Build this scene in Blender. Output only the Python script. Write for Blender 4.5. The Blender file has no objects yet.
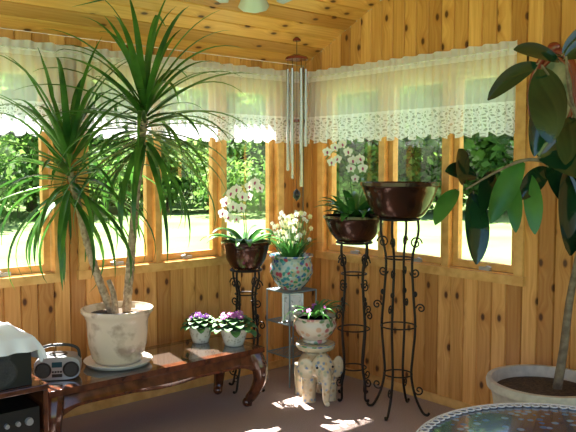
import bpy, math, random
from mathutils import Vector, Matrix, noise
random.seed(7)
R=random.random
def U(a,b): return a+(b-a)*random.random()
Z=Vector((0,0,1))
AZ=math.radians(40.6)
VD=Vector((math.sin(AZ),math.cos(AZ),0)); RD=Vector((math.cos(AZ),-math.sin(AZ),0))
def PL(base,lat,z,dep=0): # point in the plant's own local frame
    return Vector((base[0],base[1],0))+RD*lat+VD*dep+Z*z
# ------------------------------------------------------------------ materials
def newmat(name):
    m=bpy.data.materials.new(name); m.use_nodes=True
    nt=m.node_tree; b=nt.nodes['Principled BSDF']; return m,nt,b
def mat(name,col,rough=.5,metal=0,spec=.5,noise_scale=None,col2=None,bump=0,trans=0,coat=0,detail=4,contrast=(.35,.65)):
    m,nt,b=newmat(name)
    b.inputs['Base Color'].default_value=(*col,1); b.inputs['Roughness'].default_value=rough
    b.inputs['Metallic'].default_value=metal; b.inputs['Specular IOR Level'].default_value=spec
    b.inputs['Coat Weight'].default_value=coat
    if noise_scale:
        tc=nt.nodes.new('ShaderNodeTexCoord'); n=nt.nodes.new('ShaderNodeTexNoise')
        n.inputs['Scale'].default_value=noise_scale; n.inputs['Detail'].default_value=detail
        nt.links.new(tc.outputs['Object'],n.inputs['Vector'])
        if col2:
            r=nt.nodes.new('ShaderNodeValToRGB'); r.color_ramp.elements[0].position=contrast[0]; r.color_ramp.elements[1].position=contrast[1]
            r.color_ramp.elements[0].color=(*col,1); r.color_ramp.elements[1].color=(*col2,1)
            nt.links.new(n.outputs['Fac'],r.inputs['Fac']); nt.links.new(r.outputs['Color'],b.inputs['Base Color'])
        if bump:
            bp=nt.nodes.new('ShaderNodeBump'); bp.inputs['Strength'].default_value=bump; bp.inputs['Distance'].default_value=.01
            nt.links.new(n.outputs['Fac'],bp.inputs['Height']); nt.links.new(bp.outputs['Normal'],b.inputs['Normal'])
    if trans:
        out=nt.nodes['Material Output']; t=nt.nodes.new('ShaderNodeBsdfTranslucent'); mx=nt.nodes.new('ShaderNodeMixShader')
        src=b.inputs['Base Color']
        if src.is_linked: nt.links.new(src.links[0].from_socket,t.inputs['Color'])
        else: t.inputs['Color'].default_value=(min(1,col[0]*1.6),min(1,col[1]*1.6),col[2],1)
        mx.inputs[0].default_value=trans
        nt.links.new(b.outputs[0],mx.inputs[1]); nt.links.new(t.outputs[0],mx.inputs[2]); nt.links.new(mx.outputs[0],out.inputs['Surface'])
    return m
def N(nt,t,**kw):
    n=nt.nodes.new(t)
    for k,v in kw.items(): setattr(n,k,v)
    return n
def math_(nt,op,a,b=None,c=None):
    n=N(nt,'ShaderNodeMath',operation=op)
    for i,x in enumerate((a,b,c)):
        if x is None: continue
        if isinstance(x,(int,float)): n.inputs[i].default_value=x
        else: nt.links.new(x,n.inputs[i])
    return n.outputs[0]
def comb(nt,x,y,z=0):
    n=N(nt,'ShaderNodeCombineXYZ')
    for i,s in enumerate((x,y,z)):
        if isinstance(s,(int,float)): n.inputs[i].default_value=s
        else: nt.links.new(s,n.inputs[i])
    return n.outputs[0]
def mixc(nt,f,a,b,mode='MIX'):
    n=N(nt,'ShaderNodeMix',data_type='RGBA',blend_type=mode)
    if isinstance(f,(int,float)): n.inputs[0].default_value=f
    else: nt.links.new(f,n.inputs[0])
    for i,s in ((6,a),(7,b)):
        if isinstance(s,tuple): n.inputs[i].default_value=(*s,1)
        else: nt.links.new(s,n.inputs[i])
    return n.outputs[2]
def pine(name,w,light=(.75,.385,.125),dark=(.57,.245,.064),knots=True,rough=.33):
    m,nt,b=newmat(name)
    uv=N(nt,'ShaderNodeUVMap'); sp=N(nt,'ShaderNodeSeparateXYZ'); nt.links.new(uv.outputs[0],sp.inputs[0])
    u,v=sp.outputs[0],sp.outputs[1]
    pid=math_(nt,'FLOOR',math_(nt,'DIVIDE',u,w))
    wn=N(nt,'ShaderNodeTexWhiteNoise',noise_dimensions='1D'); nt.links.new(pid,wn.inputs['W'])
    off=math_(nt,'MULTIPLY',wn.outputs['Value'],13.7)
    vv=math_(nt,'ADD',v,off)
    vor=N(nt,'ShaderNodeTexVoronoi',voronoi_dimensions='2D'); vor.inputs['Scale'].default_value=1
    nt.links.new(comb(nt,math_(nt,'MULTIPLY',u,5.0),math_(nt,'MULTIPLY',vv,2.9)),vor.inputs['Vector'])
    dist=vor.outputs['Distance']
    warp=math_(nt,'MULTIPLY',math_(nt,'SMOOTH_MAX',math_(nt,'SUBTRACT',.3,dist),0,.1),.35)
    g=N(nt,'ShaderNodeTexNoise'); g.inputs['Scale'].default_value=1; g.inputs['Detail'].default_value=5
    nt.links.new(comb(nt,math_(nt,'ADD',math_(nt,'MULTIPLY',u,55),math_(nt,'MULTIPLY',warp,25)),math_(nt,'MULTIPLY',vv,2.2),pid),g.inputs['Vector'])
    r=N(nt,'ShaderNodeValToRGB'); e=r.color_ramp.elements; e[0].position=.3; e[1].position=.7
    e[0].color=(*dark,1); e[1].color=(*light,1); nt.links.new(g.outputs['Fac'],r.inputs['Fac'])
    br=math_(nt,'ADD',math_(nt,'MULTIPLY',wn.outputs['Value'],.48),.70)
    c=mixc(nt,1.0,r.outputs['Color'],comb(nt,br,math_(nt,'POWER',br,1.3),math_(nt,'POWER',br,1.6)),'MULTIPLY')
    if knots:
        mr=N(nt,'ShaderNodeMapRange'); mr.inputs[1].default_value=.045; mr.inputs[2].default_value=.09; mr.inputs[3].default_value=1; mr.inputs[4].default_value=0
        nt.links.new(dist,mr.inputs[0])
        halo=N(nt,'ShaderNodeMapRange'); halo.inputs[1].default_value=.05; halo.inputs[2].default_value=.22; halo.inputs[3].default_value=.5; halo.inputs[4].default_value=0
        nt.links.new(dist,halo.inputs[0])
        c=mixc(nt,halo.outputs[0],c,(.42,.15,.03))
        c=mixc(nt,math_(nt,'MULTIPLY',mr.outputs[0],.95),c,(.07,.02,.008))
    nt.links.new(c,b.inputs['Base Color']); b.inputs['Roughness'].default_value=rough
    b.inputs['Specular IOR Level'].default_value=.35
    return m
W_PL=.105
M_wall=pine('knotty_pine_wall',W_PL)
M_ceil=pine('knotty_pine_ceiling',.13,light=(.80,.44,.14),dark=(.64,.30,.075))
M_trim=mat('pine_trim',(.62,.31,.085),.35,noise_scale=14,col2=(.78,.44,.15))
M_ext=mat('exterior_siding',(.5,.45,.38),.8)
def glassmat():
    m,nt,b=newmat('window_glass'); nt.nodes.remove(b)
    t=N(nt,'ShaderNodeBsdfTransparent'); g=N(nt,'ShaderNodeBsdfGlossy'); g.inputs['Roughness'].default_value=.02
    mx=N(nt,'ShaderNodeMixShader'); mx.inputs[0].default_value=.04
    nt.links.new(t.outputs[0],mx.inputs[1]); nt.links.new(g.outputs[0],mx.inputs[2]); nt.links.new(mx.outputs[0],nt.nodes['Material Output'].inputs['Surface']); return m
M_glass=glassmat()
def lacemat():
    m,nt,b=newmat('lace_fabric'); nt.nodes.remove(b)
    uv=N(nt,'ShaderNodeUVMap'); sp=N(nt,'ShaderNodeSeparateXYZ'); nt.links.new(uv.outputs[0],sp.inputs[0]); u,v=sp.outputs[0],sp.outputs[1]
    vo=N(nt,'ShaderNodeTexVoronoi',voronoi_dimensions='2D',feature='DISTANCE_TO_EDGE'); vo.inputs['Scale'].default_value=48; nt.links.new(uv.outputs[0],vo.inputs['Vector'])
    net=math_(nt,'LESS_THAN',vo.outputs['Distance'],.15)
    fu=math_(nt,'SUBTRACT',math_(nt,'FRACT',math_(nt,'DIVIDE',u,.1)),.5)
    fv=math_(nt,'SUBTRACT',math_(nt,'FRACT',math_(nt,'DIVIDE',v,.1)),.5)
    rr=math_(nt,'SQRT',math_(nt,'ADD',math_(nt,'MULTIPLY',fu,fu),math_(nt,'MULTIPLY',fv,fv)))
    ring=math_(nt,'GREATER_THAN',math_(nt,'SINE',math_(nt,'MULTIPLY',rr,26)),.0)
    lace=math_(nt,'MAXIMUM',net,math_(nt,'MULTIPLY',ring,.85))
    lace=math_(nt,'ADD',math_(nt,'MULTIPLY',lace,.52),.40)
    inband=math_(nt,'LESS_THAN',v,1.99)
    hem=math_(nt,'MULTIPLY',math_(nt,'LESS_THAN',v,2.0),math_(nt,'GREATER_THAN',v,1.985))
    head=math_(nt,'GREATER_THAN',v,2.27)
    f=math_(nt,'ADD',math_(nt,'MULTIPLY',inband,lace),math_(nt,'MULTIPLY',math_(nt,'SUBTRACT',1,inband),.62))
    f=math_(nt,'MAXIMUM',f,math_(nt,'MULTIPLY',math_(nt,'MAXIMUM',hem,head),.95))
    t=N(nt,'ShaderNodeBsdfTransparent'); tl=N(nt,'ShaderNodeBsdfTranslucent'); df=N(nt,'ShaderNodeBsdfDiffuse')
    tl.inputs[0].default_value=(.93,.90,1,1); df.inputs[0].default_value=(.86,.89,1,1)
    a=N(nt,'ShaderNodeMixShader'); a.inputs[0].default_value=.48; nt.links.new(tl.outputs[0],a.inputs[1]); nt.links.new(df.outputs[0],a.inputs[2])
    mx=N(nt,'ShaderNodeMixShader'); nt.links.new(f,mx.inputs[0]); nt.links.new(t.outputs[0],mx.inputs[1]); nt.links.new(a.outputs[0],mx.inputs[2])
    nt.links.new(mx.outputs[0],nt.nodes['Material Output'].inputs['Surface']); return m
M_lace=lacemat()
M_carpet=mat('carpet',(.33,.24,.22),.95,spec=.1,noise_scale=160,col2=(.50,.40,.37),bump=.6)
M_dwood=mat('dark_carved_wood',(.05,.014,.006),.20,coat=.6,noise_scale=18,col2=(.12,.036,.013))
M_tglass=mat('smoked_glass_top',(.07,.05,.04),.03,spec=1.0,coat=1.0)
M_soil=mat('soil',(.03,.018,.01),.95,noise_scale=60,col2=(.09,.055,.03),bump=1)
M_iron=mat('wrought_iron',(.02,.014,.012),.45,metal=.6)
M_bronze=mat('bronze_bowl',(.020,.009,.007),.25,metal=.5,noise_scale=9,col2=(.07,.022,.012),coat=.3)
M_leafd=mat('yucca_leaf',(.018,.085,.014),.33,noise_scale=5,col2=(.09,.24,.035),trans=.38)
M_bark=mat('yucca_bark',(.22,.15,.09),.85,noise_scale=45,col2=(.45,.34,.22),bump=.8)
M_cream=mat('glazed_cream_ceramic',(.66,.56,.42),.25,coat=.4,noise_scale=9,col2=(.33,.25,.18),contrast=(.52,.68))
M_white=mat('white_ceramic',(.78,.77,.74),.25,coat=.4)
M_fic=mat('rubber_plant_leaf',(.003,.018,.008),.14,coat=.5,noise_scale=3,col2=(.012,.05,.018))
M_fic2=mat('rubber_plant_leaf_young',(.03,.13,.02),.25,noise_scale=4,col2=(.07,.22,.045),trans=.3)
M_ficb=mat('rubber_plant_bark',(.13,.09,.055),.8,noise_scale=30,col2=(.24,.18,.12),bump=.5)
M_pot2=mat('stoneware_pot',(.45,.40,.33),.5,noise_scale=20,col2=(.58,.52,.43),bump=.15)
M_green=mat('orchid_leaf',(.03,.13,.02),.3,noise_scale=8,col2=(.08,.26,.05),trans=.2)
M_stem=mat('flower_stem',(.10,.22,.05),.5)
M_petal=mat('orchid_petal',(.85,.84,.82),.5,trans=.3)
M_mag=mat('orchid_lip',(.45,.04,.20),.5)
M_yel=mat('pale_yellow_petal',(.85,.80,.50),.5,trans=.3)
M_pur=mat('violet_petal',(.22,.05,.40),.5)
M_pink=mat('pink_petal',(.48,.12,.45),.5)
M_vleaf=mat('violet_leaf',(.03,.12,.03),.6,noise_scale=25,col2=(.10,.26,.07))
M_black=mat('black_plastic',(.008,.008,.009),.35)
M_grille=mat('speaker_grille',(.02,.02,.022),.8,noise_scale=300,col2=(.05,.05,.05))
M_silver=mat('silver_plastic',(.42,.44,.47),.3,metal=.6)
M_chrome=mat('chime_metal',(.45,.42,.38),.25,metal=.95)
M_disp=mat('display_panel',(.02,.06,.08),.1)
M_cloth=mat('white_cloth',(.84,.86,.92),.9)
M_mfr=mat('mahogany_frame',(.20,.03,.018),.25,coat=.5)
M_mirror=mat('framed_picture',(.35,.33,.25),.2,noise_scale=8,col2=(.10,.14,.10))
M_paper=mat('print_paper',(.80,.79,.74),.6,noise_scale=25,col2=(.40,.42,.36),contrast=(.56,.62))
M_wire=mat('painted_wire',(.22,.30,.33),.4,metal=.4)
M_lamp=mat('frosted_glass_shade',(.55,.55,.55),.2)
M_brass=mat('antique_brass',(.35,.30,.22),.3,metal=.9)
M_gilt=mat('silver_gilt_frame',(.45,.43,.38),.3,metal=.5)
def paintedpot(name,cols,scale,e0=.25,e1=.6):
    m,nt,b=newmat(name); tc=N(nt,'ShaderNodeTexCoord'); vo=N(nt,'ShaderNodeTexVoronoi'); vo.inputs['Scale'].default_value=scale
    nt.links.new(tc.outputs['Object'],vo.inputs['Vector']); wn=N(nt,'ShaderNodeSeparateColor'); nt.links.new(vo.outputs['Color'],wn.inputs[0])
    r=N(nt,'ShaderNodeValToRGB'); r.color_ramp.interpolation='CONSTANT'; el=r.color_ramp.elements
    el[0].color=(*cols[0],1); el[1].position=1/len(cols); el[1].color=(*cols[1],1)
    for i,c in enumerate(cols[2:]):
        e=el.new((i+2)/len(cols)); e.color=(*c,1)
    nt.links.new(wn.outputs[0],r.inputs['Fac'])
    edge=N(nt,'ShaderNodeMapRange'); edge.inputs[1].default_value=e0; edge.inputs[2].default_value=e1
    nt.links.new(vo.outputs['Distance'],edge.inputs[0])
    nt.links.new(mixc(nt,edge.outputs[0],r.outputs[0],cols[0]),b.inputs['Base Color']); b.inputs['Roughness'].default_value=.22; b.inputs['Coat Weight'].default_value=.5
    return m
M_pp=paintedpot('floral_painted_ceramic',[(.42,.50,.46),(.04,.22,.30),(.45,.07,.10),(.07,.28,.12),(.45,.42,.25),(.06,.10,.35),(.04,.24,.22)],34,.45,.7)
M_urn=paintedpot('rose_painted_ceramic',[(.66,.58,.46),(.45,.15,.15),(.15,.25,.12),(.60,.38,.25),(.6,.5,.4)],26,.4,.6)
M_ele=paintedpot('elephant_glaze',[(.64,.53,.34),(.52,.34,.17),(.20,.27,.36),(.62,.50,.32),(.40,.42,.28),(.18,.26,.38),(.68,.58,.4),(.66,.55,.36)],38,.25,.6)
M_vpot=paintedpot('cream_violet_pot',[(.75,.72,.64),(.5,.45,.36),(.72,.70,.62)],60)
M_tcloth=paintedpot('blue_patterned_cloth',[(.012,.03,.10),(.08,.18,.42),(.02,.05,.17),(.20,.33,.55),(.01,.02,.07)],30,.35,.5)
# ------------------------------------------------------------------ mesh builder
def cr(pts,n=8):
    pts=[Vector(p) for p in pts]; P=[2*pts[0]-pts[1]]+pts+[2*pts[-1]-pts[-2]]; out=[]
    for i in range(1,len(P)-2):
        for k in range(n):
            t=k/n; a,b,c,d=P[i-1],P[i],P[i+1],P[i+2]
            out.append(.5*((2*b)+(c-a)*t+(2*a-5*b+4*c-d)*t*t+(3*b-a-3*c+d)*t**3))
    out.append(pts[-1]); return out
def lerp(rs,t):
    x=t*(len(rs)-1); i=min(int(x),len(rs)-2); return rs[i]+(rs[i+1]-rs[i])*(x-i)
class MB:
    def __init__(s): s.v=[];s.f=[];s.m=[];s.uv=[]
    def add(s,vs,fs,mi=0,uvs=None):
        o=len(s.v); s.v+= [tuple(x) for x in vs]
        for f in fs:
            s.f.append([o+i for i in f]); s.m.append(mi); s.uv.append([uvs[i] for i in f] if uvs else [(0,0)]*len(f))
    def box(s,a,b,mi=0):
        x0,y0,z0=[min(a[i],b[i]) for i in range(3)]; x1,y1,z1=[max(a[i],b[i]) for i in range(3)]
        s.add([(x0,y0,z0),(x1,y0,z0),(x1,y1,z0),(x0,y1,z0),(x0,y0,z1),(x1,y0,z1),(x1,y1,z1),(x0,y1,z1)],
              [(0,3,2,1),(4,5,6,7),(0,1,5,4),(1,2,6,5),(2,3,7,6),(3,0,4,7)],mi)
    def tube(s,pts,rad,mi=0,seg=8,closed=False,sq=(1,1)):
        pts=[Vector(p) for p in pts]; n=len(pts)
        rs=rad if isinstance(rad,(list,tuple)) else [rad,rad]
        T=[]
        for i in range(n):
            a=pts[(i-1)%n] if closed else pts[max(i-1,0)]; b=pts[(i+1)%n] if closed else pts[min(i+1,n-1)]
            t=(b-a); T.append(t.normalized() if t.length>1e-9 else Z.copy())
        x=T[0].orthogonal().normalized()
        if abs(T[0].z)>.7: x=(Vector((1,0,0))-T[0]*T[0].x).normalized()
        vs=[];fs=[]
        for i in range(n):
            x=(x-T[i]*x.dot(T[i])).normalized(); y=T[i].cross(x); r=lerp(rs,i/max(1,n-1))
            for k in range(seg):
                a=2*math.pi*(k+.5)/seg; vs.append(pts[i]+x*math.cos(a)*r*sq[0]+y*math.sin(a)*r*sq[1])
        m=n if closed else n-1
        for i in range(m):
            j=(i+1)%n
            for k in range(seg):
                l=(k+1)%seg; fs.append((i*seg+k,i*seg+l,j*seg+l,j*seg+k))
        if not closed: fs.append(tuple(range(seg-1,-1,-1))); fs.append(tuple((n-1)*seg+k for k in range(seg)))
        s.add(vs,fs,mi)
    def lathe(s,prof,c,mi=0,seg=36,scal=None,axis=None):
        vs=[];fs=[]; c=Vector(c)
        for (r,z) in prof:
            for k in range(seg):
                a=2*math.pi*k/seg; rr=r*(1+(scal(a,z) if scal else 0))
                p=Vector((rr*math.cos(a),rr*math.sin(a),z))
                if axis is not None: p=axis@p
                vs.append(c+p)
        for i in range(len(prof)-1):
            for k in range(seg):
                l=(k+1)%seg; fs.append((i*seg+k,i*seg+l,(i+1)*seg+l,(i+1)*seg+k))
        if prof[0][0]>1e-4: fs.append(tuple(range(seg-1,-1,-1)))
        if prof[-1][0]>1e-4: fs.append(tuple((len(prof)-1)*seg+k for k in range(seg)))
        s.add(vs,fs,mi)
    def leaf(s,base,d,length,width,bend,mi=0,n=9,kind='strap',fold=.18,clamp=None,side=None,curve0=0):
        p=Vector(base); d=Vector(d).normalized()
        sd=side if side is not None else d.cross(Z)
        if sd.length<.05: sd=Vector((1,0,0))
        sd=sd.normalized(); vs=[]
        for i in range(n+1):
            t=i/n
            if kind=='strap': w=width*(min(1,.45+t*3.2))*(1-t**2.2)**.8 if t<1 else .001
            elif kind=='oval': w=width*math.sin(math.pi*min(.999,max(.02,t**.9)))**.65 if 0<t<1 else .002
            else: w=width*math.sin(math.pi*min(.985,.06+t*.93))**.6
            up=sd.cross(d).normalized()
            q=[p-sd*w*.5+up*w*fold, p.copy(), p+sd*w*.5+up*w*fold]
            if clamp: q=[clamp(x) for x in q]
            vs+=q
            b=bend*(curve0+(1-curve0)*2*t)/n
            d=(Matrix.Rotation(-b,3,sd)@d); p=p+d*(length/n)
        fs=[]
        for i in range(n):
            a=i*3; fs+=[(a,a+1,a+4,a+3),(a+1,a+2,a+5,a+4)]
        s.add(vs,fs,mi)
    def sphere(s,c,r,mi=0,seg=12,rings=8,rot=None):
        c=Vector(c); rx,ry,rz=(r,r,r) if isinstance(r,(int,float)) else r; vs=[];fs=[]
        for i in range(rings+1):
            th=math.pi*i/rings
            for k in range(seg):
                a=2*math.pi*k/seg; q=Vector((rx*math.sin(th)*math.cos(a),ry*math.sin(th)*math.sin(a),rz*math.cos(th)))
                if rot: q=rot@q
                vs.append(c+q)
        for i in range(rings):
            for k in range(seg):
                l=(k+1)%seg; fs.append((i*seg+k,(i+1)*seg+k,(i+1)*seg+l,i*seg+l))
        s.add(vs,fs,mi)
    def build(s,name,mats,smooth=True,bevel=0,parent=None,remesh=0):
        me=bpy.data.meshes.new(name); me.from_pydata(s.v,[],s.f); 
        for m in mats: me.materials.append(m)
        me.polygons.foreach_set('material_index',s.m)
        uvl=me.uv_layers.new(name='UVMap'); flat=[c for f in s.uv for q in f for c in q]; uvl.data.foreach_set('uv',flat)
        me.polygons.foreach_set('use_smooth',[smooth]*len(s.f)); me.validate(); me.update()
        o=bpy.data.objects.new(name,me); bpy.context.scene.collection.objects.link(o)
        if bevel:
            b=o.modifiers.new('b','BEVEL'); b.width=bevel; b.segments=2; b.limit_method='ANGLE'
        if remesh:
            b=o.modifiers.new('r','REMESH'); b.mode='VOXEL'; b.voxel_size=remesh; b.use_smooth_shade=True
            sm=o.modifiers.new('s','SMOOTH'); sm.iterations=4
        if smooth and not remesh:
            try: me.set_sharp_from_angle(angle=math.radians(50))
            except Exception: pass
        if parent: o.parent=parent
        return o
# ------------------------------------------------------------------ room shell
def wN(u,d,z): return (-u,d,z)
def wE(u,d,z): return (d,-u,z)
H0=2.42; SL=.45; YR=3.2; L=6.0
def ceilz(u): return H0+SL*min(u,YR)
def planks(mb,W,u0,u1,z0,z1f,w=W_PL,g=.007,dp=.013):
    k=math.floor(u0/w+1e-6)
    while k*w<u1-1e-6:
        a=max(u0,k*w); b=min(u1,(k+1)*w)
        pr=[(a,dp),(a+g,0),(b-g,0),(b,dp)]
        vs=[];uv=[]
        for (u,d) in pr:
            for z in (z0,z1f(u)):
                vs.append(W(u,d,z)); uv.append((min(max(u,a+.001),b-.001),z))
        mb.add(vs,[(0,2,3,1),(2,4,5,3),(4,6,7,5)],0,uv); k+=1
TH=.14
def wall(name,W,openings,z1f,Lw):
    mb=MB(); zs,zt=.93,2.24; db=.0135
    planks(mb,W,0,Lw,0,lambda u:zs); 
    planks(mb,W,0,Lw,zt,z1f)
    us=[0]+[x for o in openings for x in o]+[Lw]
    for i in range(0,len(us),2): planks(mb,W,us[i],us[i+1],zs,lambda u:zt)
    def core(u0,u1,z0,z1): mb.box(W(u0,db,z0),W(u1,TH,z1),1)
    core(-.14,Lw,0,zs)
    for i in range(0,len(us),2): core(us[i]-(.14 if i==0 else 0),us[i+1],zs,zt)
    pts=[(-.14,H0)]+[(Lw*i/24,z1f(Lw*i/24)) for i in range(25)]
    vs=[];fs=[]
    for (u,z) in pts:
        for d in (db,TH): vs+= [W(u,d,zt),W(u,d,z+.0)]
    for i in range(len(pts)-1):
        a=i*4;b=a+4; fs+=[(a,b,b+1,a+1),(a+2,a+3,b+3,b+2),(a+1,b+1,b+3,a+3),(a,a+2,b+2,b)]
    mb.add(vs,fs,1)
    return mb.build(name,[M_wall,M_ext],smooth=False)
opN=[(.26,1.90),(2.08,3.26)]; opE=[(.23,1.97)]
wall('wall_north',wN,opN,lambda u:H0,L)
wall('wall_east',wE,opE,lambda u:ceilz(u),L)
mb=MB(); w=.13; s=0; cs=math.sqrt(1+SL*SL); k=0
while True:
    a=k*w; b=a+w; 
    def yz(s):
        y=s/cs
        if y<=YR: return (-y,H0+SL*y)
        return (-(YR+(s-YR*cs)),H0+SL*YR)
    if -yz(a)[0]>L: break
    nrm=Vector((0,SL,1)).normalized()
    pr=[(a,.012),(a+.007,0),(b-.007,0),(b,.012)]; vs=[];uv=[]
    for (q,d) in pr:
        y,z=yz(q)
        for x in (-L,0.0): vs.append((x,y+d*nrm.y,z+d*nrm.z)); uv.append((min(max(q,a+.001),b-.001),x))
    mb.add(vs,[(0,1,3,2),(2,3,5,4),(4,5,7,6)],0,uv); k+=1
mb.add([(-L,.14,H0+.017),(.14,.14,H0+.017),(.14,-YR,H0+SL*YR+.08),(-L,-YR,H0+SL*YR+.08),(-L,-L,H0+SL*YR+.08),(.14,-L,H0+SL*YR+.08)],[(0,1,2,3),(3,2,5,4)],1)
mb.build('ceiling',[M_ceil,M_ext],smooth=False)
mb=MB(); mb.box((-L,-L,-.12),(.14,.14,0)); mb.build('floor',[M_carpet],smooth=False)
mb=MB(); mb.box((-L,-.014,0),(-.001,-.0,.06)); mb.build('baseboard_north',[M_trim],smooth=False,bevel=.003)
mb=MB(); mb.box((-.014,-L,0),(0,-.015,.06)); mb.build('baseboard_east',[M_trim],smooth=False,bevel=.003)
def window(name,W,op,panes):
    mb=MB(); u0,u1=op; zb,zt=.93,2.24; cw=.06
    def B(ua,ub,da,db,za,zb_,mi=0): mb.box(W(ua,da,za),W(ub,db,zb_),mi)
    B(u0-cw+.02,u0+.02,-.02,0,zb-.04,zt+.05); B(u1-.02,u1+cw-.02,-.02,0,zb-.04,zt+.05)
    B(u0-cw+.02,u1+cw-.02,-.022,0,zt-.01,zt+.05); B(u0-cw+.01,u1+cw-.01,-.028,0,zb-.045,zb+.012)
    B(u0,u0+.015,0,TH,zb,zt); B(u1-.015,u1,0,TH,zb,zt); B(u0,u1,0,TH,zb,zb+.018); B(u0,u1,0,TH,zt-.018,zt)
    for i in range(1,len(panes)):
        a=panes[i-1][1]+.045; b=panes[i][0]-.045
        c=(panes[i-1][1]+panes[i][0])/2
        B(min(a,c-.018),max(b,c+.018),-.012,TH,zb+.012,zt)
    for (a,b) in panes:
        sw=.042; za,zc=zb+.02,zt-.02
        B(a-sw,a,.035,.08,za,zc); B(b,b+sw,.035,.08,za,zc); B(a,b,.035,.08,za,za+.045); B(a,b,.035,.08,zc-.045,zc)
        B(a-.001,b+.001,.056,.058,za+.04,zc-.04,1)
        m=a+(b-a)*.55
        B(m-.04,m+.04,.012,.036,za-.002,za+.02,2); mb.tube([W(m,.02,za+.015),W(m+.03,-.0,za+.03),W(m+.06,.0,za+.022)],.005,2,6)
    return mb.build(name,[M_trim,M_glass,M_silver],smooth=False)
window('window_1',wN,opN[0],[(.33,.74),(.87,1.30),(1.42,1.84)])
window('window_2',wN,opN[1],[(2.15,2.61),(2.73,3.19)])
window('window_3',wE,opE[0],[(.30,.79),(.93,1.36),(1.50,1.90)])
def valance(name,W,u0,u1):
    mb=MB(); nu=int((u1-u0)/.006); zs=[2.355,2.335,2.315,2.30,2.28,2.2,2.1,2.0,1.95,1.9,1.85,0]
    vs=[];uv=[]
    for i in range(nu+1):
        u=u0+(u1-u0)*i/nu; ph=u*2*math.pi/.062+1.3*math.sin(u*7); zbm=1.825-.035*abs(math.sin(math.pi*u/.095))
        for z in zs:
            if z==0: z=zbm
            t=(2.3-z)/.5; amp=.008+.012*max(0,t) if z<2.29 else .008
            d=-.075-amp*math.sin(ph+ (1.2*t))-.008*max(0,t)*math.sin(u*9)
            if 2.29<z<2.32: d=-.072-.003*math.sin(ph)
            vs.append(W(u,d,z+.004*math.sin(ph*.5) if z>2.32 else z)); uv.append((u*1.0,z))
    n=len(zs); fs=[(i*n+j,(i+1)*n+j,(i+1)*n+j+1,i*n+j+1) for i in range(nu) for j in range(n-1)]
    mb.add(vs,fs,0,uv)
    mb.tube([W(u0-.01,-.068,2.307),W(u1+.01,-.068,2.307)],.006,1,8)
    for u in (u0,u1): mb.tube([W(u,-.068,2.307),W(u,-.0225,2.307)],.005,1,6)
    return mb.build(name,[M_lace,M_white])
valance('lace_valance',wN,.10,3.4)
valance('lace_valance.001',wE,.10,1.98)
# ------------------------------------------------------------------ coffee table
def coffee_table():
    mb=MB(); x0,x1,y0,y1=-2.42,-.95,-.68,-.17; zt=.41
    fw=.06
    mb.box((x0,y0,zt-.035),(x1,y0+fw,zt)); mb.box((x0,y1-fw,zt-.035),(x1,y1,zt)); mb.box((x0,y0+fw,zt-.035),(x0+fw,y1-fw,zt)); mb.box((x1-fw,y0+fw,zt-.035),(x1,y1-fw,zt))
    mb.box((x0+fw,y0+fw,zt-.02),(x1-fw,y1-fw,zt-.001),1)
    def apron(p0,p1,nrm):
        p0,p1,nrm=Vector(p0),Vector(p1),Vector(nrm); n=48; vs=[]
        for i in range(n+1):
            t=i/n; c=p0.lerp(p1,t); e=min(t,1-t)*(p1-p0).length
            lo=zt-.115-.055*math.exp(-(e/.09)**2)-.015*max(0,math.cos((t-.5)*math.pi*3))
            for (h,o) in ((zt-.035,-.012),(zt-.05,.0),(zt-.075,.006),((lo+zt-.075)/2,.02),(lo,.012),(lo,-.01),(zt-.06,-.025)):
                vs.append(c+nrm*o+Z*h)
        m=7; fs=[(i*m+j,(i+1)*m+j,(i+1)*m+(j+1)%m,i*m+(j+1)%m) for i in range(n) for j in range(m)]
        mb.add(vs,fs,0)
    i=.03
    apron((x0+i,y0+i,0),(x1-i,y0+i,0),(0,-1,0)); apron((x1-i,y0+i,0),(x1-i,y1-i,0),(1,0,0))
    apron((x1-i,y1-i,0),(x0+i,y1-i,0),(0,1,0)); apron((x0+i,y1-i,0),(x0+i,y0+i,0),(-1,0,0))
    for (cx,cy,sx,sy) in ((x0,y0,-1,-1),(x1,y0,1,-1),(x0,y1,-1,1),(x1,y1,1,1)):
        d=Vector((sx,sy,0)).normalized(); c=Vector((cx,cy,0))-d*.075
        pr=[(.0,.37),(.02,.33),(.04,.27),(.045,.21),(.03,.15),(.0,.095),(-.025,.06),(-.03,.035),(-.01,.03)]
        pts=cr([c+d*a+Z*b for a,b in pr],5)
        mb.tube(pts,[.05,.056,.056,.05,.042,.036,.034,.03,.024],0,10)
        mb.sphere(c+d*-.045+Z*.033,(.033,.033,.0325),0)
    return mb.build('coffee_table',[M_dwood,M_tglass],bevel=.004)
coffee_table(); TT=.41
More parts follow.
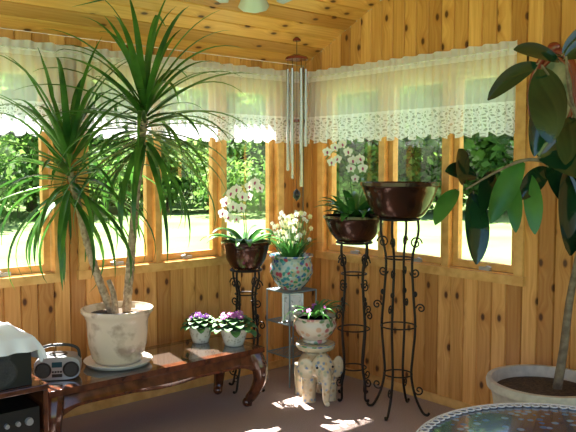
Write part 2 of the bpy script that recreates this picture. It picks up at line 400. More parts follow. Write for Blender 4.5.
# ------------------------------------------------------------------ yucca
def clampN(p):
    q=Vector(p)
    if q.y>-.13: q.y=-.13-.015*R()
    m=H0+SL*(-q.y)-.03
    if q.z>m: q.z=m
    return q
def yucca():
    b=(-1.88,-.41); mb=MB()
    P=(b[0],b[1],TT)
    mb.lathe([(.13,0),(.19,.008),(.205,.03),(.195,.03),(.13,.018)],P,0,40)
    mb.lathe([(.10,.02),(.135,.022),(.155,.05),(.172,.12),(.180,.20),(.183,.27),(.20,.31),(.215,.325),(.215,.345),(.20,.347),(.185,.31),(.17,.30)],P,1,48)
    mb.lathe([(.0,.315),(.08,.318),(.187,.305)],P,2,30)
    tz=TT+.31
    t1=cr([PL(b,-.03,tz),PL(b,-.11,.95,-.02),PL(b,-.17,1.18,-.04),PL(b,-.22,1.40,-.03),PL(b,-.27,1.60,-.02)],8)
    t2=cr([PL(b,.05,tz,.02),PL(b,.08,1.05,.03),PL(b,.12,1.40,.0),PL(b,.16,1.70,-.02),PL(b,.19,1.90,-.03)],8)
    def ringed(pts,r):
        q=[];rs=[]
        for i,p in enumerate(pts): q.append(p); rs.append(r*(1-.25*i/len(pts))*(1.08 if i%2 else .95))
        mb.tube(q,rs,3,12)
    ringed(t1,.025); ringed(t2,.027)
    mb.tube(cr([PL(b,.0,tz,-.04),PL(b,-.01,.85,-.05),PL(b,-.04,.93,-.04)],5),[.02,.014],3,8)
    for top,nl,Ln in ((t1[-1],78,.74),(t2[-1],84,.76)):
        for i in range(nl):
            f=i/nl; a=i*2.399963+U(-.2,.2)
            el=math.radians(80-125*f**.85+U(-10,10))
            base=top+Z*(.12-.32*f)+Vector((math.cos(a),math.sin(a),0))*.02
            d=Vector((math.cos(a)*math.cos(el),math.sin(a)*math.cos(el),math.sin(el)))
            ln=Ln*U(.8,1.12)*(1-.10*f); 
            mb.leaf(base,d,ln,U(.034,.046),math.radians(U(30,80)+25*f),4,n=12,kind='strap',fold=.22,clamp=clampN)
    return mb.build('potted_yucca',[M_white,M_cream,M_soil,M_bark,M_leafd])
yucca()
# ------------------------------------------------------------------ plant stands
def ringpts(c,r,z,n=28): return [Vector((c[0]+r*math.cos(2*math.pi*i/n),c[1]+r*math.sin(2*math.pi*i/n),z)) for i in range(n)]
def stand(name,c,H,rt,rf,rot=.4):
    mb=MB(); t=.0085
    zt=H-.008
    mb.tube(ringpts(c,rt,zt),.008,0,8,closed=True); mb.tube(ringpts(c,rt*.55,zt-.0),.005,0,6,closed=True)
    prof=[(rt,1),(rt*1.02,.93),(rt*.72,.80),(rt*.80,.62),(rt*.92,.45),(rt*.80,.30),(rt*.74,.20),(rt*.95,.10),(rf*.93,.022),(rf*1.12,.006),(rf*1.2,.02)]
    for k in range(4):
        a=rot+k*math.pi/2; dr=Vector((math.cos(a),math.sin(a),0)); C=Vector((c[0],c[1],0))
        mb.tube(cr([C+dr*r_+Z*max(h*zt,t+.001) for r_,h in prof],6),t,0,7)
        mb.tube([C+dr*rt*.0+Z*zt,C+dr*rt+Z*zt],.005,0,6)
        def spiral(rc,zc,R0,a0,turn,sg=1):
            pts=[]
            for i in range(26):
                f=i/25; rr=R0*(1-.85*f); an=a0+sg*turn*f*2*math.pi
                pts.append(C+dr*(rc+rr*math.cos(an))+Z*(zc+rr*math.sin(an)))
            mb.tube(pts,.005,0,6)
        spiral(rt*.62+.035,zt*.88,.042,0,1.5,1); spiral(rt*.55+.04,zt*.73,.034,math.pi,1.4,1)
        spiral(rt*.92+.035,zt*.55,.032,math.pi,1.4,-1)
        spiral(rt*1.15,zt*.13,.035,math.pi,1.3,1)
        mb.sphere(C+dr*(rt*.80+.012)+Z*zt*.62,(.014,.014,.02),0,8,6)
    for h,f in ((.80,.72),(.45,.92),(.20,.74)): mb.tube(ringpts(c,rt*f,zt*h),.005,0,6,closed=True)
    return mb.build(name,[M_iron])
def bowl(mb,c,z,R0,h,mi=0,ms=1):
    mb.lathe([(R0*.50,0),(R0*.56,.006),(R0*.62,.02),(R0*.78,h*.35),(R0*.90,h*.7),(R0*.95,h*.86),(R0*1.0,h*.9),(R0*1.0,h),(R0*.95,h),(R0*.9,h*.85),(R0*.8,h*.7)],(c[0],c[1],z),mi,44)
    mb.lathe([(0,h*.84),(R0*.4,h*.85),(R0*.9,h*.80)],(c[0],c[1],z),ms,28)
def flower(mb,c,n,s,mp,mc):
    n=Vector(n).normalized(); u=n.cross(Z); u=u.normalized() if u.length>.1 else Vector((1,0,0)); w=u.cross(n).normalized()
    for k in range(5):
        a=math.pi/2+k*2*math.pi/5; d=(u*math.cos(a)+w*math.sin(a)+n*.12).normalized()
        wd=s*(1.05 if k in (1,4) else .62)
        mb.leaf(c,d,s,wd,.35,mp,n=5,kind='oval',fold=.05,side=d.cross(n))
    mb.sphere(Vector(c)+n*s*.16,s*.17,mc,8,6)
    mb.leaf(Vector(c)+n*s*.1,(n*.6-w*.8),s*.5,s*.35,.6,mc,n=4,kind='oval',side=u)
def orchid(name,c,z,R0,h,stems,nleaf,leaflen,fl,extra=None,ymin=-9,xmax=-.04):
    mb=MB(); bowl(mb,c,z,R0,h); zs=z+h*.85
    cl=lambda p:Vector((min(p.x,xmax),max(min(p.y,-.14 if p.z>1.7 else -.05),ymin),p.z))
    for i in range(nleaf):
        a=i*2.4+.5; d=Vector((math.cos(a)*.8,math.sin(a)*.8,U(.35,.9)))
        mb.leaf(Vector((c[0],c[1],zs))+Vector((math.cos(a),math.sin(a),0))*.02,d,leaflen*U(.75,1.1),.065,U(.9,1.7),2,n=9,kind='oval2',fold=.15,clamp=cl)
    for st in stems:
        pts=cr([PL(c,l,zz,dp) for l,zz,dp in st],8); mb.tube(pts,.0035,3,6)
    for (l,zz,dp,s) in fl:
        nn=(-VD+RD*U(-.5,.5)+Z*U(-.25,.2))
        flower(mb,PL(c,l,zz,dp),nn,s,4,5)
    if extra: extra(mb,cl)
    return mb.build(name,[M_bronze,M_soil,M_green,M_stem,M_petal,M_mag])
A=(-.80,-.28); Bc=(-.36,-.93); Cc=(-.34,-1.315)
stand('plant_stand',A,.88,.11,.13,.3)
stand('plant_stand.001',Bc,1.10,.12,.12,0)
stand('plant_stand.002',Cc,1.28,.125,.18,.35)
orchid('potted_orchid',A,.88,.18,.20,[[(0,1.05,0),(-.02,1.3,0),(-.03,1.42,-.02),(-.10,1.47,-.03),(-.16,1.40,-.03)],[(.01,1.05,0),(.0,1.3,.0),(.03,1.5,0),(.06,1.55,-.02),(.09,1.50,-.03)]],15,.32,
  [(-.10,1.42,-.04,.045),(-.06,1.45,-.05,.042),(-.02,1.40,-.05,.042),(-.14,1.36,-.04,.045),(-.09,1.33,-.06,.045),(-.03,1.32,-.05,.042),(-.16,1.28,-.04,.04),(.03,1.47,-.03,.04),(.07,1.50,-.04,.04),(.10,1.46,-.04,.04),(.02,1.40,-.03,.036),(-.12,1.25,-.05,.04),(-.06,1.24,-.05,.036)],xmax=-.60)
def bush_extra(mb,cl):
    for i in range(16):
        a=U(0,6.28); d=Vector((math.cos(a)*.6,math.sin(a)*.6,U(.7,1.3)))
        mb.leaf(Vector((Bc[0],Bc[1],1.25))+Vector((math.cos(a),math.sin(a),0))*U(.02,.1),d,U(.2,.34),U(.045,.06),U(.7,1.6),2,n=8,kind='oval2',clamp=cl)
    for i in range(14): # unopened buds and small leaves up the stems
        p=PL(Bc,U(-.05,.10),U(1.42,1.62),U(-.05,.03)); mb.leaf(p,Vector((U(-1,1),U(-1,1),U(.2,1))),U(.05,.09),.022,1.0,2,n=5,kind='oval2',clamp=cl)
orchid('potted_orchid.001',Bc,1.10,.215,.178,[[(0,1.25,0),(-.02,1.45,0),(-.06,1.62,-.02),(-.14,1.71,-.03),(-.20,1.66,-.03)],[(.01,1.25,0),(.04,1.5,.0),(.02,1.66,0),(-.04,1.74,-.02),(-.09,1.76,-.03)],[(.0,1.25,0),(.06,1.45,.0),(.09,1.58,0),(.11,1.60,-.02)]],18,.28,
  [(-.19,1.71,-.04,.036),(-.14,1.74,-.05,.034),(-.09,1.76,-.05,.034),(-.05,1.71,-.04,.036),(-.02,1.65,-.06,.04),(.03,1.66,-.05,.04),(.05,1.60,-.04,.038),(-.03,1.60,-.04,.036),(-.12,1.66,-.05,.034),(-.16,1.64,-.05,.034),(.0,1.53,-.05,.032)],bush_extra,ymin=-1.145)
mb=MB(); bowl(mb,Cc,1.28,.255,.23); mb.build('bronze_planter_bowl',[M_bronze,M_soil])
# ------------------------------------------------------------------ wire stand with painted pot and picture
W0=(-.42,-.34)
def wirestand():
    mb=MB(); x,y=W0; h=.70; r=.13
    for sx in (-1,1):
        for sy in (-1,1): mb.tube([(x+sx*r,y+sy*r,.0),(x+sx*r,y+sy*r,h-.004)],.006,0,8)
    for z in (.22,.46,h-.006):
        q=[(x-r,y-r,z),(x+r,y-r,z),(x+r,y+r,z),(x-r,y+r,z)]
        mb.tube(q+[q[0]],.0055,0,6)
        for i in range(1,10):
            t=-r+2*r*i/10; mb.tube([(x+t,y-r,z),(x+t,y+r,z)],.003,0,5)
    for i in range(3):
        cx=x-r+.045+i*.085; mb.tube([(cx+.035*math.cos(j*.45),y-r,.34+.035*math.sin(j*.45)) for j in range(15)],.003,0,5)
    return mb.build('wire_plant_stand',[M_wire])
wirestand()
def paintpot():
    mb=MB(); P=(W0[0],W0[1],.70); q=.88
    mb.lathe([(a*q,b*.95) for a,b in [(.09,0),(.10,.01),(.15,.06),(.185,.13),(.18,.19),(.165,.225),(.175,.25),(.19,.26),(.188,.27),(.165,.262),(.15,.23)]],P,0,40)
    mb.lathe([(0,.222),(.135,.222)],P,1,24)
    cl=lambda p:Vector((max(-.60,min(p.x,-.04)),max(-.5,min(p.y,-.05)),p.z))
    for i in range(80):
        a=U(0,6.28); rr=U(.02,.13); b=Vector((P[0]+rr*.5*math.cos(a),P[1]+rr*.5*math.sin(a),.92))
        e=Vector((P[0]+rr*1.15*math.cos(a),P[1]+rr*1.15*math.sin(a),U(1.04,1.27)))
        mb.tube(cr([b,(b+e)/2+Z*.03,e],4),.0025,2,5)
        if i%6<5: flower(mb,e,Vector((math.cos(a),math.sin(a),.3))-VD*1.2,U(.019,.026),3 if i%3 else 4,4)
        mb.leaf(b,Vector((math.cos(a),math.sin(a),1.6)),U(.18,.28),.016,U(.4,1.3),5,n=6,clamp=cl)
    return mb.build('potted_narcissus',[M_pp,M_soil,M_stem,M_petal,M_yel,M_green])
paintpot()
def pframe():
    e=bpy.data.objects.new('picture_frame',None); bpy.context.scene.collection.objects.link(e)
    mb=MB(); w,h=.16,.205
    for (a,b) in (((-w/2,-.008,0),(-w/2+.018,.008,h)),((w/2-.018,-.008,0),(w/2,.008,h)),((-w/2+.018,-.008,0),(w/2-.018,.008,.018)),((-w/2+.018,-.008,h-.018),(w/2-.018,.008,h))): mb.box(a,b,0)
    mb.box((-w/2+.016,-.002,.016),(w/2-.016,.004,h-.016),1); mb.box((-.01,.004,.0),(.01,.05,.004),0)
    mb.build('frame',[M_gilt,M_paper],smooth=False,bevel=.002,parent=e)
    e.location=(W0[0]-.03,W0[1]-.05,.467); e.rotation_euler=(math.radians(-8),0,-AZ)
pframe()
# ------------------------------------------------------------------ ceramic elephant
def elephant():
    e=bpy.data.objects.new('ceramic_elephant_stool',None); bpy.context.scene.collection.objects.link(e)
    mb=MB()
    mb.sphere((0,.03,.215),(.125,.15,.12),0,20,14)
    for sx in (-1,1):
        for y in (-.06,.12): mb.tube(cr([(sx*.07,y,.22),(sx*.075,y,.1),(sx*.075,y,.03),(sx*.075,y,.0)],4),[.06,.052,.048,.054],0,12)
    mb.sphere((0,-.13,.25),(.085,.075,.085),0,18,12)
    mb.sphere((0,-.13,.30),(.06,.05,.045),0,14,10)
    mb.tube(cr([(0,-.17,.25),(0,-.215,.20),(0,-.225,.13),(0,-.215,.07),(0,-.235,.035),(.0,-.262,.04)],5),[.045,.038,.03,.025,.02,.017],0,12)
    for sx in (-1,1):
        rot=Matrix.Rotation(sx*.5,3,'Z')
        mb.sphere((sx*.115,-.12,.245),(.062,.014,.078),0,14,10,rot=rot)
        mb.tube(cr([(sx*.04,-.18,.20),(sx*.05,-.22,.175),(sx*.055,-.245,.19)],4),[.012,.007],0,8)
    mb.tube(cr([(0,.17,.24),(0,.195,.18),(0,.19,.1)],4),[.012,.009],0,8)
    mb.lathe([(.05,.30),(.085,.325),(.13,.345),(.14,.37),(.135,.385),(0,.385)],(0,.03,0),0,28)
    mb.build('body',[M_ele],remesh=.006,parent=e)
    m2=MB()
    for sx in (-1,1): m2.sphere((sx*.055,-.192,.268),(.009,.006,.009),0,8,6)
    m2.build('eyes',[M_black],parent=e)
    m3=MB(); 
    m3.lathe([(.128,.0),(.138,.004),(.138,.012),(.128,.014)],(0,.03,.370),0,28)
    m3.build('seat_rim',[M_pp],parent=e)
    e.location=(-.55,-.76,0); e.rotation_euler=(0,0,-AZ+.25); return e
elephant()
def urn():
    mb=MB(); c=(-.54,-.73); P=(c[0],c[1],.387)
    mb.lathe([(.075,0),(.085,.01),(.08,.025),(.12,.06),(.15,.11),(.152,.14),(.14,.165),(.15,.18),(.148,.187),(.13,.18),(.12,.16)],P,0,40)
    mb.lathe([(0,.165),(.125,.165)],P,1,24)
    for i in range(17):
        a=i*2.4; d=Vector((math.cos(a),math.sin(a),U(.5,1.3)))
        mb.leaf(Vector((c[0],c[1],.55)),d,U(.2,.30),.03,U(1.6,2.7),2,n=10,fold=.2)
    for l in (.20,.26,.22,.28):
        mb.leaf(PL(c,.03,.57),RD*.8+Z*U(.8,1.3)-VD*U(.2,.6),l,.04,1.8,2,n=10,fold=.2)
    for i in range(9):
        a=U(0,6.28); flower(mb,Vector((c[0]+.08*math.cos(a),c[1]+.08*math.sin(a),U(.58,.64))),Vector((math.cos(a),math.sin(a),.8)),.02,3,3)
    mb.build('painted_urn_plant',[M_urn,M_soil,M_green,M_pink])
urn()
# ------------------------------------------------------------------ african violets
def violet(name,c,pr,mf,sc,nf):
    mb=MB(); P=(c[0],c[1],TT)
    mb.lathe([(pr*.62,0),(pr*.7,.004),(pr*.85,.05),(pr*.98,.09),(pr*1.05,.10),(pr*1.05,.115),(pr*.95,.115),(pr*.9,.10)],P,0,32)
    mb.lathe([(0,.10),(pr*.93,.10)],P,1,20)
    for i in range(46):
        a=i*2.4; f=i/46; el=1.15-1.25*f; d=Vector((math.cos(a)*math.cos(el),math.sin(a)*math.cos(el),math.sin(el)+.05))
        b=Vector((c[0],c[1],TT+.105)); e=b+d*(sc*(.25+.40*f)); mb.tube([b,e],.002,2,5)
        mb.leaf(e,d,sc*.5,sc*.44,1.0+.5*f,2,n=6,kind='oval2',fold=.12)
    for i in range(nf):
        a=U(0,6.28); rr=sc*U(0,.55); p=Vector((c[0]+rr*math.cos(a),c[1]+rr*math.sin(a),TT+.105+sc*U(.5,.72)))
        flower(mb,p,Vector((math.cos(a)*.5,math.sin(a)*.5,.7))-VD*.4,.020,3,4)
    mb.build(name,[M_vpot,M_soil,M_vleaf,mf,M_yel])
violet('potted_african_violet',(-1.20,-.29),.080,M_pur,.13,20)
violet('potted_african_violet.001',(-1.07,-.50),.092,M_pink,.16,28)
# ------------------------------------------------------------------ radio, stereo, cabinet, cloth
def radio():
    e=bpy.data.objects.new('portable_radio',None); bpy.context.scene.collection.objects.link(e)
    mb=MB(); w=.25; 
    n=40; out=[]
    for i in range(n):
        a=2*math.pi*i/n; c,s=math.cos(a),math.sin(a); out.append((math.copysign(abs(c)**.55,c)*w/2,.068+math.copysign(abs(s)**.6,s)*.066))
    vs=[(x,-.07,z) for x,z in out]+[(x*1.0,-.05,z) for x,z in out]+[(x*.96,.07,.068+(z-.068)*.97) for x,z in out]
    fs=[tuple(range(n))]+[(k,k+n,(k+1)%n+n,(k+1)%n) for k in range(n)]+[(k+n,k+2*n,(k+1)%n+2*n,(k+1)%n+n) for k in range(n)]+[tuple(range(3*n-1,2*n-1,-1))]
    mb.add(vs,fs,0)
    rx=Matrix.Rotation(math.radians(90),3,'X')
    for sx in (-1,1):
        mb.lathe([(.042,-.0),(.046,.006),(.042,.010),(.034,.004)],(sx*.075,-.068,.062),1,28,axis=rx)
        mb.lathe([(0,.004),(.036,.006)],(sx*.075,-.068,.062),2,24,axis=rx)
    mb.box((-.028,-.074,.075),(.028,-.069,.105),3)
    for i in range(4): mb.box((-.028+i*.0145,-.076,.045),(-.017+i*.0145,-.069,.055),1)
    mb.box((-.028,-.076,.02),(.028,-.069,.038),1)
    mb.lathe([(.05,0),(.052,.004),(.045,.010),(0,.012)],(0,.0,.131),1,28)
    mb.tube(cr([(-.115,.02,.10),(-.105,.02,.155),(-.06,.02,.178),(0,.02,.182),(.06,.02,.178),(.105,.02,.155),(.115,.02,.10)],5),.009,1,8)
    mb.build('body',[M_silver,M_black,M_grille,M_disp],parent=e,bevel=.002)
    e.location=(-2.27,-.45,TT+.0005); e.rotation_euler=(0,0,math.radians(-30))
radio()
def cabinet():
    mb=MB(); x0,x1,y0,y1,h=-3.1,-2.5,-.88,-.36,.52
    mb.box((x0,y0,h-.03),(x1,y1,h)); mb.box((x0,y0+.01,0),(x0+.025,y1,h-.03)); mb.box((x1-.025,y0+.01,0),(x1,y1,h-.03)); mb.box((x0+.025,y1-.015,0),(x1-.025,y1,h-.03)); mb.box((x0+.025,y0+.015,.10),(x1-.025,y1-.015,.125)); mb.box((x0+.025,y0+.02,0),(x1-.025,y0+.04,.10))
    mb.build('media_cabinet',[M_dwood],smooth=False,bevel=.005)
    mb=MB(); a=x0+.07; b=x1-.04; f=y0+.03; z=.1255
    mb.box((a,f,z),(b,y1-.05,z+.14),0); mb.box((a,f,z+.145),(b,y1-.05,z+.28),0)
    rx=Matrix.Rotation(math.radians(90),3,'X')
    mb.box((a+.05,f-.003,z+.19),(a+.25,f,z+.24),2)
    for i in range(4):
        mb.lathe([(.02 if i==3 else .012,0),(.018 if i==3 else .011,.018),(0,.018)],(b-.22+i*.055,f,z+.215),1,20,axis=rx)
    for i in range(8): mb.box((a+.04+i*.05,f-.004,z+.10),(a+.07+i*.05,f,z+.112),1)
    mb.box((a+.05,f-.003,z+.03),(a+.3,f,z+.075),2); mb.lathe([(.028,0),(.026,.02),(0,.02)],(b-.08,f,z+.06),1,24,axis=rx)
    mb.build('stereo_receiver',[M_black,M_silver,M_disp],smooth=False)
    mb=MB(); mb.box((-2.85,-.84,h+.0005),(-2.57,-.60,h+.235),0)
    for zz,rr in ((.165,.03),(.08,.058)):
        mb.lathe([(rr+.01,0),(rr+.012,.004),(rr,.006),(rr*.5,.0),(0,.003)],(-2.71,-.84,h+zz),1,28,axis=rx)
    mb.build('bookshelf_speaker',[M_black,M_grille],smooth=False,bevel=.006)
    mb=MB(); nx,ny=56,56; vs=[]; top=h+.248
    for i in range(nx+1):
        for j in range(ny+1):
            x=-2.92+.50*i/nx; y=-.93+.48*j/ny
            dx=max(0,x+2.562); db=max(0,y+.592); df=max(0,-.848-y); dy=max(db,df)
            z=top
            if dy==0 and dx==0:
                e=min(1,min(-2.562-x,y+.848,-.592-y)/.06); z+=e*(.03+.05*max(0,min(1,(-2.60-x)/.15))+.012*math.sin(x*45+y*30))
            z-=1.0*max(dx,dy)*(.85 if df>0 else 1)
            if dx>0: x=-2.558+dx*.25+.012*(1+math.sin(y*55))*min(1,dx*12)
            if db>0: y=-.588+db*.3+.012*(1+math.sin(x*55))*min(1,db*12)
            if df>0: y=-.852-df*.2-.012*(1+math.sin(x*55))*min(1,df*12)
            vs.append((x,y,max(z,h+.01)))
    mb.add(vs,[(i*(ny+1)+j,(i+1)*(ny+1)+j,(i+1)*(ny+1)+j+1,i*(ny+1)+j+1) for i in range(nx) for j in range(ny)],0)
    mb.build('draped_white_cloth',[M_cloth])
cabinet()
# ------------------------------------------------------------------ rubber plant
def clampE(p):
    q=Vector(p); q.x=min(q.x,-.06-.02*R()); return q
def rubber():
    F0=(-.35,-2.36); mb=MB(); P=(F0[0],F0[1],0)
    mb.lathe([(.20,0),(.21,.005),(.235,.12),(.26,.26),(.275,.36),(.285,.40),(.305,.41),(.31,.44),(.305,.455),(.28,.455),(.265,.40),(.26,.38)],P,0,48)
    mb.lathe([(0,.41),(.2,.405),(.27,.395)],P,1,28)
    s=.00547
    def q(px,py,dp=-.1): return PL(F0,(px-544)*s,1.6-(py-168)*.00535,dp)
    mb.tube(cr([q(556,392,0),q(560,350,-.02),q(564,300,-.03),q(570,255,-.05),q(576,210,-.08),q(572,165,-.1),q(560,125,-.12),q(551,90,-.12),q(548,62,-.12)],7),[.026,.023,.02,.018,.015,.013,.011,.009,.006],2,10)
    mb.tube(cr([q(573,190,-.09),q(545,168,-.13),q(512,160,-.17),q(480,172,-.2),q(452,188,-.22)],6),[.012,.009,.005],2,8)
    mb.tube(cr([q(572,215,-.08),q(600,180,-.13),q(615,140,-.16),q(610,100,-.18)],6),[.013,.006],2,8)
    mb.tube(cr([q(556,112,-.12),q(535,88,-.16),q(520,72,-.2)],6),[.008,.005],2,8)
    LV=[((524,72),(524,138),33,-.25,0),((552,168),(547,242),33,-.22,0),((463,190),(459,250),28,-.25,0),((512,160),(474,214),24,-.2,1),((450,188),(424,218),16,-.22,1),((455,186),(444,150),19,-.2,0),
        ((524,68),(473,104),17,-.18,0),((520,158),(580,186),27,-.3,0),((548,64),(585,48),22,-.15,0),((535,88),(513,150),22,-.15,0),((498,172),(497,222),15,-.2,1),((517,172),(517,224),17,-.17,1),
        ((556,118),(540,160),22,-.2,0),((568,150),(590,205),26,-.25,0),((548,66),(500,58),17,-.1,0),((548,60),(578,30),18,-.1,0),
        ((575,200),(562,268),26,-.28,0),((540,168),(508,196),20,-.1,0),((470,178),(436,172),18,-.15,0),((605,160),(572,140),24,-.3,0),((530,160),(550,125),22,-.05,0),((485,170),(470,205),18,-.12,0),((560,140),(598,138),24,-.1,0),((535,165),(556,205),22,-.12,0)]
    for (b,t,w,dp,yg) in LV:
        B=q(b[0],b[1],dp*.55); T=q(t[0],t[1],dp-.06); d=T-B; ln=d.length*1.04
        dd=(d.normalized()+Z*.28).normalized()
        side=d.cross(-VD+RD*U(-.5,.5)+Z*.4).normalized()
        mb.tube([B,B+dd*.02],.003,2,5)
        n=12; p=B+dd*.015; cur=dd; vs=[]
        axis=cur.cross(-Z); axis=axis.normalized() if axis.length>.15 else side
        for i in range(n+1):
            tt=i/n; wd=w*s*(math.sin(math.pi*min(.995,.03+tt*.965))**.62)
            sd=(side-cur*side.dot(cur)).normalized(); up=sd.cross(cur)
            if up.dot(VD)>0: up=-up
            vs+=[clampE(p-sd*wd*.5+up*wd*.10),clampE(p-sd*wd*.26+up*wd*.02),clampE(p),clampE(p+sd*wd*.26+up*wd*.02),clampE(p+sd*wd*.5+up*wd*.10)]
            cur=(Matrix.Rotation(.5/n,3,axis)@cur); p=p+cur*ln/n
        mb.add(vs,[(i*5+j,i*5+j+1,i*5+j+6,i*5+j+5) for i in range(n) for j in range(4)],4 if yg else 3)
    mb.build('potted_rubber_plant',[M_pot2,M_soil,M_ficb,M_fic,M_fic2])
rubber()
# ------------------------------------------------------------------ oval wall picture
mb=MB(); cy,cz=-2.185,2.02; ry,rz=.145,.25
def oval(f,x): return [Vector((x,cy+ry*f*math.cos(2*math.pi*i/48),cz+rz*f*math.sin(2*math.pi*i/48))) for i in range(48)]
for f,x,rr in ((1.0,-.021,.020),(.84,-.013,.012)): mb.tube(oval(f,x),rr,0,10,closed=True)
o=oval(.9,-.006); mb.add(o+[Vector((-.006,cy,cz))],[(i,(i+1)%48,48) for i in range(48)],1)
mb.sphere((-.034,cy,cz+rz+.02),(.02,.04,.03),0); mb.build('oval_picture_frame',[M_mfr,M_mirror])
# ------------------------------------------------------------------ wind chimes
def chimes():
    c=Vector((-.36,-.33,0)); mb=MB(); top=ceilz(.33)-.004
    mb.tube([c+Z*top,c+Z*2.44],.0025,0,6); mb.lathe([(.03,0),(.03,.012),(.01,.03),(0,.03)],c+Z*(top-.03),2,16)
    mb.lathe([(.0,.03),(.03,.025),(.075,.01),(.085,0),(.085,-.012),(0,-.012)],c+Z*2.41,2,28)
    for i in range(6):
        a=i*math.pi/3+.3; d=Vector((math.cos(a),math.sin(a),0))*.066
        mb.tube([c+d+Z*2.40,c+d+Z*2.33],.0012,0,4)
        mb.tube([c+d+Z*2.33,c+d+Z*(1.46+.06*(i%6))],.0125,1,12)
        mb.tube([c+d*.3+Z*2.44,c+d+Z*2.415],.0015,0,4)
    mb.tube([c+Z*2.4,c+Z*1.42],.0014,0,4); mb.lathe([(0,.012),(.042,.01),(.042,-.01),(0,-.012)],c+Z*1.95,2,20)
    mb.lathe([(0,.05),(.026,.02),(.03,-.015),(0,-.05)],c+Z*1.40,0,14)
    mb.build('wind_chimes',[M_black,M_chrome,M_mfr])
chimes()
# ------------------------------------------------------------------ ceiling fan
def fan():
    c=Vector((-1.90,-1.79,0)); mb=MB(); top=ceilz(1.79)
    mb.lathe([(0,0),(.03,0),(.07,.04),(.08,.10),(0,.10)],c+Z*(top-.085),0,24)
    mb.tube([c+Z*(top-.06),c+Z*2.78],.014,0,10)
    mb.lathe([(0,.10),(.05,.10),(.10,.07),(.13,.02),(.13,-.03),(.09,-.07),(.05,-.09),(.05,-.14),(.07,-.16),(.06,-.19),(0,-.20)],c+Z*2.70,0,32)
    for i in range(5):
        a=i*2*math.pi/5+.2; d=Vector((math.cos(a),math.sin(a),0)); s=Vector((-d.y,d.x,.18)).normalized()
        mb.tube([c+d*.11+Z*2.68,c+d*.22+Z*2.675],.01,0,6)
        vs=[]
        for t,w in ((.18,.05),(.25,.062),(.5,.07),(.60,.066),(.64,.04)):
            for sg in (-1,1):
                for h in (-.004,.004): vs.append(c+d*t+s*w*sg+Z*(2.675+h))
        fs=[]
        for k in range(4):
            q=k*4; fs+=[(q,q+4,q+6,q+2),(q+1,q+3,q+7,q+5),(q,q+1,q+5,q+4),(q+2,q+6,q+7,q+3)]
        fs+=[(0,2,3,1),(16,17,19,18)]; mb.add(vs,fs,1)
    zo=-.025
    for i in range(3):
        a=i*2*math.pi/3+.9; d=Vector((math.cos(a),math.sin(a),0))
        mb.tube(cr([c+d*.04+Z*(2.53),c+d*.09+Z*(2.50+zo),c+d*.12+Z*(2.47+zo)],4),.009,0,8)
        ax=(d*.75-Z).normalized(); rot=Vector((0,0,1)).rotation_difference(ax).to_matrix()
        mb.lathe([(.022,0),(.03,.01),(.05,.05),(.062,.09),(.072,.115),(.068,.115),(.045,.05),(.02,.012)],c+d*.12+Z*(2.475+zo),2,24,axis=rot,scal=lambda a_,z:.06*math.cos(a_*8)*max(0,z-.05)*10)
        mb.sphere(c+d*.155+Z*(2.425+zo),.026,3,12,8)
    mb.build('ceiling_fan',[M_brass,M_dwood,M_lamp,M_white])
fan()
# ------------------------------------------------------------------ round table
def rtable():
    c=(-1.60,-3.17); mb=MB(); h=.62; r=.55; n=96
    prof=[(0,h),(r*.5,h),(r-.02,h),(r,h-.004),(r+.008,h-.02),(r+.012,h-.08),(r+.016,h-.15)]
    mb.lathe([(q,z) for q,z in prof],(c[0],c[1],0),0,n,scal=lambda a,z:.02*math.sin(a*14)*min(1,max(0,(h-.01-z)*8)))
    mb.lathe([(0,h-.03),(r-.02,h-.03),(r-.02,h-.005),(0,h-.004)],(c[0],c[1],0),2,48)
    for i in range(90):
        a=2*math.pi*i/90; p=Vector((c[0]+(r-.03)*math.cos(a),c[1]+(r-.03)*math.sin(a),h+.004))
        mb.tube([p+Vector((.016*math.cos(t*.7),.016*math.sin(t*.7),0)) for t in range(9)],.0032,1,5,closed=True)
    mb.tube(ringpts(c,r-.008,h+.003,80),.004,1,6,closed=True)
    mb.lathe([(.0,h-.03),(.06,h-.03),(.045,h-.1),(.035,.35),(.05,.2),(.06,.12),(.04,.08),(0,.08)],(c[0],c[1],0),2,24)
    for i in range(4):
        a=.4+i*math.pi/2; d=Vector((math.cos(a),math.sin(a),0)); C=Vector((*c,0))
        mb.tube(cr([C+Z*.16,C+d*.14+Z*.13,C+d*.27+Z*.05,C+d*.33+Z*.022],5),[.03,.026,.022,.021],2,10)
    mb.build('round_side_table',[M_tcloth,M_white,M_dwood])
rtable()
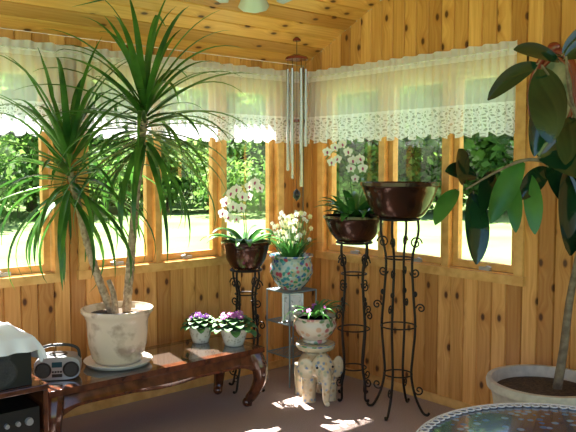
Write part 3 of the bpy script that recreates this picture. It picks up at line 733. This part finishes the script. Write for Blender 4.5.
# ------------------------------------------------------------------ outdoors
M_grass=mat('lawn_grass',(.11,.185,.055),.9,spec=.1,noise_scale=.3,col2=(.19,.27,.10),detail=9)
M_tl=mat('tree_foliage',(.045,.13,.022),.7,spec=.2,noise_scale=.5,col2=(.27,.46,.10),trans=.5,detail=6)
M_tb=mat('tree_bark',(.10,.075,.05),.9)
mb=MB(); mb.box((-80,-80,-.7),(140,140,-.5)); mb.build('lawn',[M_grass],smooth=False)
def treemesh(name,seed,h,cr_):
    random.seed(seed); mb=MB()
    mb.tube(cr([(0,0,0),(.1,0,h*.2),(0,.15,h*.45),(.1,.1,h*.75)],4),[.28,.2,.15,.06],1,8)
    blobs=[]
    for i in range(12):
        f=i/11; z=h*(.22+.68*f); rr=cr_*(1-.55*f)*U(.55,.8); a=i*2.4; o=cr_*(1-f)*.55
        blobs.append((Vector((o*math.cos(a),o*math.sin(a),z)),rr))
    for i in range(5): mb.tube([(0,0,h*(.2+.1*i)),blobs[i*2][0]],[.09,.03],1,6)
    for c,rr in blobs:
        for k in range(420):
            d=Vector((random.gauss(0,1),random.gauss(0,1),random.gauss(0,1))).normalized()
            p=c+Vector((d.x,d.y,d.z*.85))*rr*U(.45,1.12)*(1+.25*noise.noise(d*2+c))
            a=Vector((random.gauss(0,1),random.gauss(0,1),random.gauss(0,.6))).normalized(); b=a.cross(d+Vector((.01,.2,.3))).normalized()
            s=U(.12,.27); mb.add([p-a*s,p-b*s*.6,p+a*s,p+b*s*.6],[(0,1,2,3)],0)
    return mb.build(name,[M_tl,M_tb],smooth=False)
protos=[treemesh('tree',1,10,3.4),treemesh('tree.001',2,12,3.8),treemesh('tree.002',3,8,3.0)]
random.seed(11)
def place(o,x,y,s):
    o.location=(x,y,-.5); o.scale=(s,s,s*U(.9,1.1)); o.rotation_euler=(0,0,U(0,6.28))
spots=[]
for i in range(46):
    az=math.radians(-12+112*i/45+U(-1,1)); d=U(34,44) if i%2 else U(46,56); spots.append((-3.87+d*math.sin(az),-4.3+d*math.cos(az),U(.95,1.4)))
spots+=[(3.5,24,.8),(14,27,.75),(21,19,.8),(-1.5,26,.9),(27,14,.8)]
for i,(x,y,s) in enumerate(spots):
    if i<3: o=protos[i]
    else:
        o=bpy.data.objects.new('tree.%03d'%i,protos[i%3].data); bpy.context.scene.collection.objects.link(o)
    place(o,x,y,s)
def bush():
    mb=MB(); random.seed(5)
    for c,rr in ((Vector((0,0,1.0)),1.5),(Vector((1.5,.3,.9)),1.2),(Vector((-1.5,-.2,.9)),1.3)):
        for k in range(700):
            d=Vector((random.gauss(0,1),random.gauss(0,1),abs(random.gauss(0,1))-.3)).normalized(); p=c+d*rr*U(.4,1.1); p.z=max(p.z,.2)
            a=Vector((random.gauss(0,1),random.gauss(0,1),random.gauss(0,1))).normalized(); b=a.cross(d+Vector((.01,.2,.3))).normalized(); s=U(.08,.17)
            mb.add([p-a*s,p-b*s*.6,p+a*s,p+b*s*.6],[(0,1,2,3)],0)
        mb.tube([(c.x,c.y,0),(c.x*.9,c.y,1.2)],.05,1,6)
    return mb.build('garden_shrub',[M_tl,M_tb],smooth=False)
b0=bush(); random.seed(3)
for i in range(30):
    az=math.radians(-10+108*i/29); d=U(30,36)
    if i==0: o=b0
    else: o=bpy.data.objects.new('garden_shrub.%03d'%i,b0.data); bpy.context.scene.collection.objects.link(o)
    o.location=(-3.87+d*math.sin(az),-4.3+d*math.cos(az),-.5); o.rotation_euler=(0,0,U(0,6)); o.scale=(U(.8,1.4),)*3
# ------------------------------------------------------------------ light
w=bpy.data.worlds.new('World'); bpy.context.scene.world=w; w.use_nodes=True; nt=w.node_tree
sky=nt.nodes.new('ShaderNodeTexSky'); sky.sky_type='NISHITA'; sky.sun_disc=False; sky.sun_elevation=math.radians(56); sky.sun_rotation=math.radians(10)
bg=nt.nodes['Background']; nt.links.new(sky.outputs[0],bg.inputs['Color']); bg.inputs['Strength'].default_value=.29
sd=bpy.data.lights.new('sun','SUN'); sd.energy=38; sd.angle=math.radians(.6); sd.color=(1,.95,.86)
so=bpy.data.objects.new('sun',sd); bpy.context.scene.collection.objects.link(so)
so.rotation_euler=Vector((-.10,-.55,-.83)).to_track_quat('-Z','Y').to_euler(); so.location=(5,20,30)
# ------------------------------------------------------------------ camera
cd=bpy.data.cameras.new('camera'); cd.sensor_width=36; cd.lens=710/576*36; cd.clip_end=500
co=bpy.data.objects.new('camera',cd); co.location=(-3.868,-4.323,1.6)
p=math.radians(3.86); fwd=VD*math.cos(p)-Z*math.sin(p); co.rotation_euler=fwd.to_track_quat('-Z','Y').to_euler()
bpy.context.scene.collection.objects.link(co); bpy.context.scene.camera=co
bpy.context.scene.view_settings.view_transform='Standard'
bpy.context.scene.view_settings.exposure=.2
